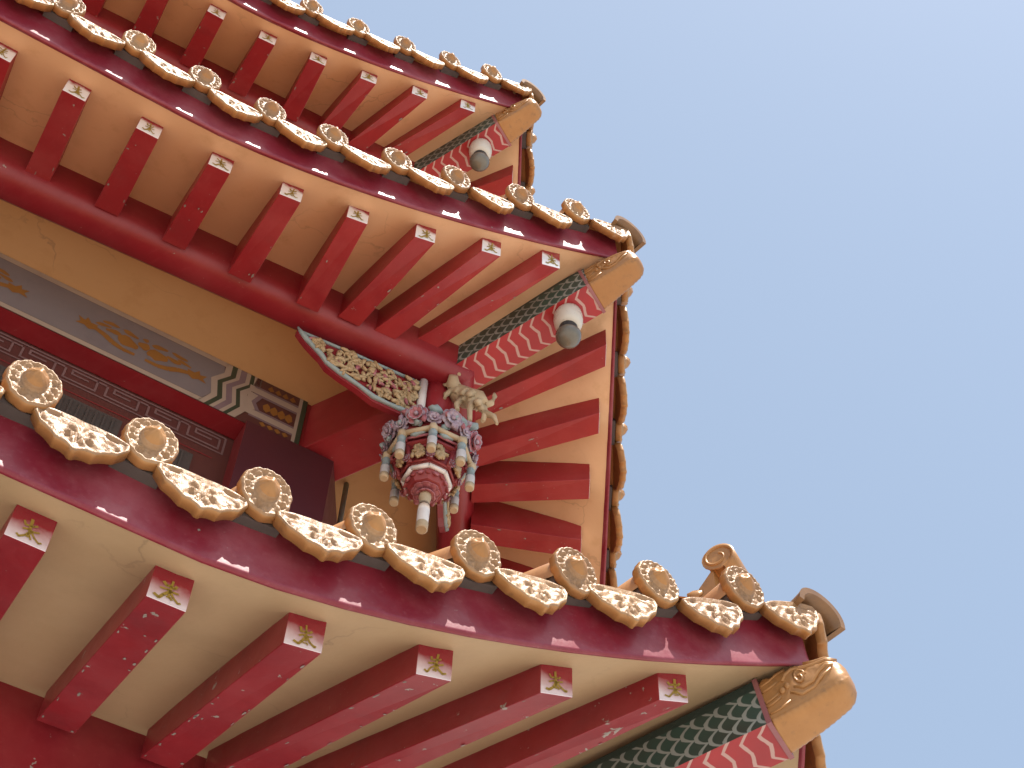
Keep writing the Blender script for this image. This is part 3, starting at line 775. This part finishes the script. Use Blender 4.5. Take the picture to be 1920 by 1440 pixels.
# upper, slightly set back length behind the painted lintel and the hip tie beam
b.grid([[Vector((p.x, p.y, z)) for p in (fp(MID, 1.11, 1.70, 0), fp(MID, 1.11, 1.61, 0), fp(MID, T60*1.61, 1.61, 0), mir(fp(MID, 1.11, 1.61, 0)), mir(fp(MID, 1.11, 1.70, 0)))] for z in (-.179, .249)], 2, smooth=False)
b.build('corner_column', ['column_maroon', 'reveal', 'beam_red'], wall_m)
b = MB()
b.box((-2.15, -.14, -.155), (-1.24, .14, .248))
b.build('tie_beam', ['rafter_red'], wall_m, bevel=.006)
b = MB()                                         # painted edge strip of the side lintel, and conduit
p0 = mir(fp(MID, 1.40, WI-.03, 0)); 
b.tube([Vector((p0.x, p0.y, .24)), Vector((p0.x, p0.y, -1.2))], .016, 8)
b.build('conduit', ['teal'], wall_m)

# ------------------------------------------------------------------ carved brackets beside the hanging post
def bracket(side):
    b = MB(); ins = 1.0; th = .03
    fn = mir if side else (lambda p: p)
    def P(d, z, pr=0.0): return fn(fp(MID, d, ins-pr, z))
    low = [(1.445, -.115), (1.42, -.145), (1.385, -.180), (1.34, -.215), (1.295, -.245), (1.25, -.295), (1.165, -.325), (1.06, -.350), (.97, -.385), (.885, -.382), (.80, -.375), (.70, -.365)]
    out_ = [(1.445, -.085)] + [(.70, -.010)] + [(d, z) for d, z in reversed(low)]
    for i in range(len(out_)):
        a, c = out_[i], out_[(i+1) % len(out_)]
        b.add([P(*a, 0), P(*c, 0), P(*c, th), P(*a, th)], [(0, 1, 2, 3)], 0)
    b.cap([P(d, z, th) for d, z in out_], 0); b.cap([P(d, z, 0) for d, z in out_], 0)
    # teal rims: top rail, scalloped lower rim, round post at the inner end
    b.tube([P(1.42, -.103, th+.004), P(1.1, -.070, th+.006), P(.71, -.035, th+.006)], .010, 6, 1)
    inner = [(d+.004, z+.034) for d, z in low]
    b.tube([P(d, z, th+.006) for d, z in inner], [.006]+[.013+.004*(k % 2) for k in range(len(inner)-1)], 6, 1)
    b.tube([P(.705, -.015, th+.01), P(.705, -.37, th+.01)], .024, 10, 2)
    o = b.build('carved_bracket', ['beam_red', 'teal', 'white'], MID.root)
    # relief of leaves, birds and flowers
    c = MB(); rg = random.Random(5)
    def zlow(d):
        for (da, za), (db, zb) in zip(inner, inner[1:]):
            if db <= d <= da: return zb+(za-zb)*(d-db)/(da-db)
        return -.37
    def ztop(d): return -.125 + .075*(1.42-d)/.71
    for k in range(190):
        d = .735 + (1.36-.735)*rg.random()**1.1; zl = zlow(d)+.012; zt = ztop(d)
        if zt-zl < .02: continue
        z = rg.uniform(zl, zt); L_ = rg.uniform(.018, .038); w_ = rg.uniform(.008, .014); a = rg.uniform(0, pi)
        T = fn(FD); Nn = fn(NF); rot = frame(T*cos(a)+Vector((0, 0, sin(a))), -T*sin(a)+Vector((0, 0, cos(a))), Nn, Vector((0, 0, 0)))
        c.blob(P(d, z, th+rg.uniform(.006, .026)), (L_, w_, .012), 8, 5, 0 if rg.random() < .86 else 1, rot, .12, k)
    for k in range(14):
        d = rg.uniform(.77, 1.28); zl = zlow(d)+.02; z = rg.uniform(zl, ztop(d)); pts = []
        a = rg.uniform(0, 6.28)
        for q in range(7): pts.append(P(d+.010*q*cos(a+q*.45), min(ztop(d), max(zl, z+.010*q*sin(a+q*.45))), th+.022))
        c.tube(pts, [.008-.0008*q for q in range(7)], 6, 0)
    c.build('relief', ['carve', 'pink'], o)
    return o
bracket(0); bracket(1)

# carved figure bracket under the hip beam (cream prancing beast on a cloud)
b = MB()
Q = lambda x, y, z: Vector((x, y, z))
o_ = Vector((-.97, .0, -.16))
SX = Vector((.74, 1, 1.08))
def tb(pts, rads, mi=0): b.tube([o_+Vector((p[0]*SX.x, p[1], p[2]*SX.z)) for p in pts], [q*1.12 for q in rads], 8, mi)
tb([(-.15, -.01, .15), (-.10, 0, .10), (-.03, .02, .05), (.05, .03, .01), (.10, .03, -.05)], [.03, .05, .055, .05, .03])      # trunk
tb([(-.10, -.01, .10), (-.11, -.05, .14), (-.08, -.08, .155)], [.04, .035, .022])                                                  # head
tb([(-.08, -.06, .16), (-.09, -.05, .20), (-.07, -.05, .215), (-.055, -.055, .18)], [.010, .012, .012, .009])                      # horn loop
tb([(-.11, -.05, .13), (-.16, -.06, .13), (-.18, -.06, .145)], [.012, .010, .005])
tb([(-.12, -.04, .09), (-.16, -.05, .06), (-.165, -.05, .03)], [.016, .013, .008])
tb([(-.05, -.01, .03), (-.075, -.03, -.04), (-.06, -.035, -.10)], [.02, .014, .011])                                               # legs
tb([(.03, .0, -.01), (.02, -.01, -.10), (.03, -.01, -.20)], [.022, .014, .011])
tb([(.08, .04, -.04), (.10, .05, -.10), (.085, .05, -.16)], [.022, .015, .011])
tb([(.10, .04, -.04), (.14, .06, -.02), (.155, .07, .04), (.15, .07, .07)], [.02, .016, .013, .005])                               # tail
tb([(.10, .05, -.10), (.16, .07, -.13), (.18, .08, -.19)], [.02, .013, .007])
for k in range(26):
    a = k*.9; q = k/26
    b.blob(o_+Vector((-.09+.16*q, .012+.048*sin(a), .12-.17*q+.035*cos(a))), (.024, .022, .026), 7, 5, 0, None, .2, k)
tb([(-.16, .0, -.13), (-.08, .0, -.16), (.0, .02, -.20), (.06, .03, -.21)], [.02, .022, .024, .016], 1)
b.build('carved_beast', ['cream', 'teal'], MID.root)

# ------------------------------------------------------------------ hanging lantern of carved wood
LX = -1.185
lan = empty('hanging_lantern', (LX, 0, -.16))
tag(lan, 'carved red lantern with pink flowers and white pendants hanging from the corner beam', 'lantern')
lan.scale = (.95, .95, .95)
def L_(z): return z + .16
NS = 8; PH = R(-76) + pi/8
def oct_(rad, z, i, off=0):
    a = PH + 2*pi*(i+off)/NS; return Vector((rad*cos(a), rad*sin(a), L_(z)))
b = MB(); b.lathe([(.105, L_(.14)), (.105, L_(-.16)), (.09, L_(-.19)), (.09, L_(-.30)), (.12, L_(-.36)), (.16, L_(-.42))], 20, 0)
b.build('neck', ['beam_red'], lan)
b = MB()
ringp = [(.160, -.40), (.205, -.46), (.222, -.53), (.222, -.555), (.175, -.57)]
b.lathe([(r0, L_(z)) for r0, z in ringp], NS, 0, None, PH, False)
b.lathe([(.178, L_(-.56)), (.176, L_(-.61)), (.196, L_(-.625)), (.196, L_(-.64)), (.165, L_(-.65)), (.140, L_(-.745)), (.122, L_(-.76))], NS, 0, None, PH, False)
b.lathe([(.112, L_(-.765)), (.118, L_(-.80)), (.092, L_(-.845)), (.06, L_(-.85))], NS, 0, None, PH, False)
for i in range(NS):                              # posts and panel frames
    b.tube([oct_(.212, -.56, i), oct_(.196, -.63, i)], .015, 6, 0)
    b.tube([oct_(.178, -.645, i), oct_(.142, -.755, i)], .018, 6, 0)
    b.tube([oct_(.205, -.605, i), oct_(.205, -.605, i+1)], .008, 6, 1)
    b.tube([oct_(.172, -.66, i), oct_(.172, -.66, i+1)], .009, 6, 0); b.tube([oct_(.146, -.748, i), oct_(.146, -.748, i+1)], .009, 6, 0)
for i in range(2*NS):                            # lotus petals round the lower bowl
    q = oct_(.104, -.805, i/2.0); ax = Vector((q.x, q.y, 0)).normalized(); tt = Vector((-ax.y, ax.x, 0)); up_ = (Vector((0, 0, 1)) - ax*.5).normalized()
    b.blob(q, (.020, .030, .012), 8, 6, 1 if i % 2 else 0, frame(tt, up_, ax, Vector((0, 0, 0))), .05)
b.build('body', ['lantern_red', 'pink'], lan)
b = MB()
for i in range(NS):
    b.tube([oct_(.226, -.578, i), oct_(.226, -.578, i+1)], .017, 8, 0)
    b.blob(oct_(.228, -.585, i), (.028, .028, .034), 9, 6, 0, None, .14, i)
b.build('rail', ['cream'], lan)
b = MB()
for i in range(NS): b.tube([oct_(.124, -.775, i), oct_(.124, -.775, i+1)], .0145, 8, 0)
b.build('rim', ['white'], lan)
rg = random.Random(11)
for i in range(NS):                              # gilt figures in the panels
    b = MB(); c0 = oct_(.166, -.70, i, .5); T = (oct_(.1, -.7, i+1) - oct_(.1, -.7, i)).normalized()
    for k in range(14):
        b.blob(c0+T*rg.uniform(-.034, .034)+Vector((0, 0, rg.uniform(-.042, .042))), (rg.uniform(.010, .015), rg.uniform(.010, .015), rg.uniform(.012, .024)), 7, 5, 0, None, .2, k+i*20)
    b.tube([c0-T*.035, c0+T*.035], .012, 6, 0); b.tube([c0+Vector((0, 0, .04)), c0-Vector((0, 0, .04))], .012, 6, 0)
    b.build('gilt_figure', ['carve'], lan)
    b = MB(); c1 = oct_(.198, -.59, i, .5); T = T*.04
    b.tube([c1-T, c1-T*.4+Vector((0, 0, -.008)), c1+T*.4+Vector((0, 0, .004)), c1+T], [.010, .015, .015, .010], 7, 0)
    b.build('cloud_panel', ['teal'], lan)
def flower(b, c, axis, rad, mi_in, mi_edge, seed=0, npet=7):
    axis = Vector(axis).normalized(); a = axis.cross(Vector((.2, .1, .97))).normalized(); d = axis.cross(a)
    rg = random.Random(seed); ph = rg.uniform(0, 6)
    for ringk, (rr_, lift_, sz) in enumerate(((1.0, .05, .42), (.58, .30, .34))):
        for k in range(npet):
            t_ = ph + 2*pi*k/npet + ringk*.45
            o = a*cos(t_)+d*sin(t_); tt = -a*sin(t_)+d*cos(t_)
            mt = frame(o*1.0+axis*(.25+.5*ringk), tt, (axis-o*.35).normalized(), Vector((0, 0, 0)))
            pc = Vector(c)+o*rad*rr_*.62+axis*rad*lift_
            b.blob(pc, (rad*sz, rad*sz*.95, rad*.13), 9, 6, mi_in, mt, .06, seed+k)
            b.tube([pc + mt @ Vector((rad*sz*cos(q)*1.0, rad*sz*.95*sin(q), rad*.04)) for q in (-1.3, -.8, -.3, .3, .8, 1.3)], rad*.05, 5, mi_edge)
    b.blob(Vector(c)+axis*rad*.45, (rad*.22,)*3, 8, 6, mi_edge, None, .1)
b = MB(); rg = random.Random(3)
for i in range(NS):
    p = oct_(.240, -.485, i, .5); ax = Vector((p.x, p.y, 0)).normalized()*.9 + Vector((0, 0, -.35))
    flower(b, p, ax, .060, 0 if i % 2 else 1, 1, i)
    p = oct_(.235, -.515, i); ax = Vector((p.x, p.y, 0)).normalized()*.9 + Vector((0, 0, -.2))
    flower(b, p, ax, .042, 1, 1, i+40, 6)
    for k in range(7):
        b.blob(oct_(rg.uniform(.19, .245), rg.uniform(-.54, -.40), i, rg.uniform(-.5, .5)), (.024, .024, .018), 8, 6, rg.choice((0, 1, 1, 2)), None, .3, i*9+k)
    p = oct_(.178, -.735, i); ax = Vector((p.x, p.y, 0)).normalized() + Vector((0, 0, -.2))
    flower(b, oct_(.168, -.735, i, .0), ax, .024, 0, 1, i+33, 5)
for i in range(NS):
    p = oct_(.195, -.425, i, .5); ax = Vector((p.x, p.y, 0)).normalized()*.8 + Vector((0, 0, .1))
    flower(b, p, ax, .050, 1 if i % 2 else 0, 1, i+60, 6)
    q = oct_(.205, -.40, i); b.blob(q, (.04, .04, .028), 9, 6, 2, None, .3, i+120)
    for k in range(5):
        b.blob(oct_(rg.uniform(.235, .262), rg.uniform(-.55, -.46), i, rg.uniform(-.5, .5)), (.015, .015, .022), 8, 6, rg.choice((0, 1, 2)), None, .3, i*9+k+300)
b.build('flower_crown', ['pink', 'lavender', 'teal'], lan)
def pendant(b, p, ln, rad):
    p = Vector(p)
    pr = [(.6, 0), (1, -.12), (.8, -.2), (.95, -.30), (1.05, -.45), (1.0, -.80), (1.05, -.8), (1.02, -.97), (.8, -1)]
    T = Matrix.Translation(p)
    b.lathe([(rad*a, z*ln) for a, z in pr[:5]], 12, 1, T); b.lathe([(rad*a, z*ln) for a, z in pr[4:6]], 12, 0, T); b.lathe([(rad*a, z*ln) for a, z in pr[5:]], 12, 2, T)
b = MB(); pendant(b, (0, 0, 0), .175, .025)
pend = b.build('pendant', ['white', 'teal', 'cream'], lan, Matrix.Translation(oct_(.228, -.605, 0)))
for i in range(1, NS): copy_to(pend, Matrix.Translation(oct_(.228, -.605, i)), lan)
b = MB()
flower(b, (0, 0, L_(-.842)), (0, 0, -1), .075, 1, 1, 3, 8)
b.lathe([(.03, L_(-.85)), (.034, L_(-.90)), (.026, L_(-.94)), (.030, L_(-.97))], 14, 0)
b.lathe([(.030, L_(-.97)), (.033, L_(-1.02)), (.031, L_(-1.105))], 14, 2); b.lathe([(.031, L_(-1.105)), (.033, L_(-1.11)), (.032, L_(-1.155)), (.026, L_(-1.16))], 14, 3)
b.build('finial', ['cream', 'pink', 'white', 'cream'], lan)

# ------------------------------------------------------------------ lamps under the hip beams
def lamp(loc, label):
    e = empty('eave_lamp', loc); tag(e, label, 'lamp', 'lamps under the hip beams')
    b = MB(); b.lathe([(.045, .03), (.07, .02), (.077, -.01), (.080, -.05), (.075, -.09), (.064, -.115), (.050, -.125)], 28)
    b.build('socket', ['porcelain'], e)
    b = MB(); b.lathe([(.050, -.1255), (.052, -.1745)], 24, 0); b.build('collar', ['dark'], e)
    b = MB(); b.lathe([(.045, -.175), (.060, -.179), (.069, -.194), (.068, -.217), (.058, -.241), (.044, -.258), (.025, -.269), (.010, -.273)], 28)
    b.build('bulb', ['bulb'], e)
LS = .92
lamp((-.375, 0, .235), 'white porcelain lamp with dusty grey bulb under the middle hip beam, above the lantern')
lamp((UP.E-.385, 0, UP.z+.175), 'small white lamp with dusty grey bulb under the highest hip beam')

# ------------------------------------------------------------------ curling ridge ends on the hips
def ridge(t):
    b = MB(); z0 = t.z; E = t.E
    pts = [(-2.2, .95), (-1.6, .72), (-1.1, .68), (-.80, .74), (-.58, .86), (-.44, 1.00), (-.36, 1.10)]
    for i in range(len(pts)-1):
        (xa, za), (xb, zb) = pts[i], pts[i+1]; w0 = .06
        b.box8([Vector((E+xa, -w0, z0+za-.12)), Vector((E+xb, -w0, z0+zb-.10)), Vector((E+xb, w0, z0+zb-.10)), Vector((E+xa, w0, z0+za-.12)),
                Vector((E+xa, -w0, z0+za+.02)), Vector((E+xb, -w0, z0+zb+.02)), Vector((E+xb, w0, z0+zb+.02)), Vector((E+xa, w0, z0+za+.02))], 0)
    rows = []                                     # rolled end: spiral band across the ridge
    for k in range(40):
        a = -1.2 + 8.6*k/39; rad = .085*(1-k/39*.72)
        c = Vector((E-.335+rad*cos(a), 0, z0+1.165+rad*sin(a)))
        rows.append([c+Vector((0, -.075, 0)), c+Vector((0, .075, 0))])
    b.grid(rows, 0, False)
    b.grid([[p+Vector((0, 0, 0)) + (Vector((E-.335, p.y, z0+1.165))-p)*.22 for p in r_] for r_ in rows], 0, False)
    for y in (-.075, .075):
        b.grid([[Vector((p[0].x, y, p[0].z)) for p in rows], [Vector((p[0].x, y, p[0].z))+(Vector((E-.335, y, z0+1.165))-Vector((p[0].x, y, p[0].z)))*.22 for p in rows]], 0, False)
        b.lathe([(.066, 0), (.066, .006)], 20, 0, frame(Vector((1, 0, 0)), Vector((0, 0, 1)), Vector((0, -1, 0)), Vector((E-.335, y*.86, z0+1.165))))
    for k in range(9):
        q = k/8; b.blob(Vector((E-.95+.5*q, -.062, z0+.70+.32*q**1.6-.02)), (.035, .014, .03), 8, 6, 0, None, .2, k)
    b.build('ridge_curl', ['gold_smooth'], t.root)
for t in (LOW, MID, UP): ridge(t)
b = MB(); b.lathe([(4.9, 3.9), (3.4, 4.6), (1.9, 5.7), (.8, 7.2), (.25, 7.9), (.12, 8.6), (.02, 9.4)], 6, 0, Matrix.Translation(CEN), 0, False)
b.build('spire_roof', ['barrel'], pagoda, OFF)

# ------------------------------------------------------------------ ground
b = MB(); b.add([(-1500, -1500, 0), (1500, -1500, 0), (1500, 1500, 0), (-1500, 1500, 0)], [(0, 1, 2, 3)])
g = b.build('ground', ['ground']); g.location = (0, 0, -9.0); g['kind'] = 'structure'
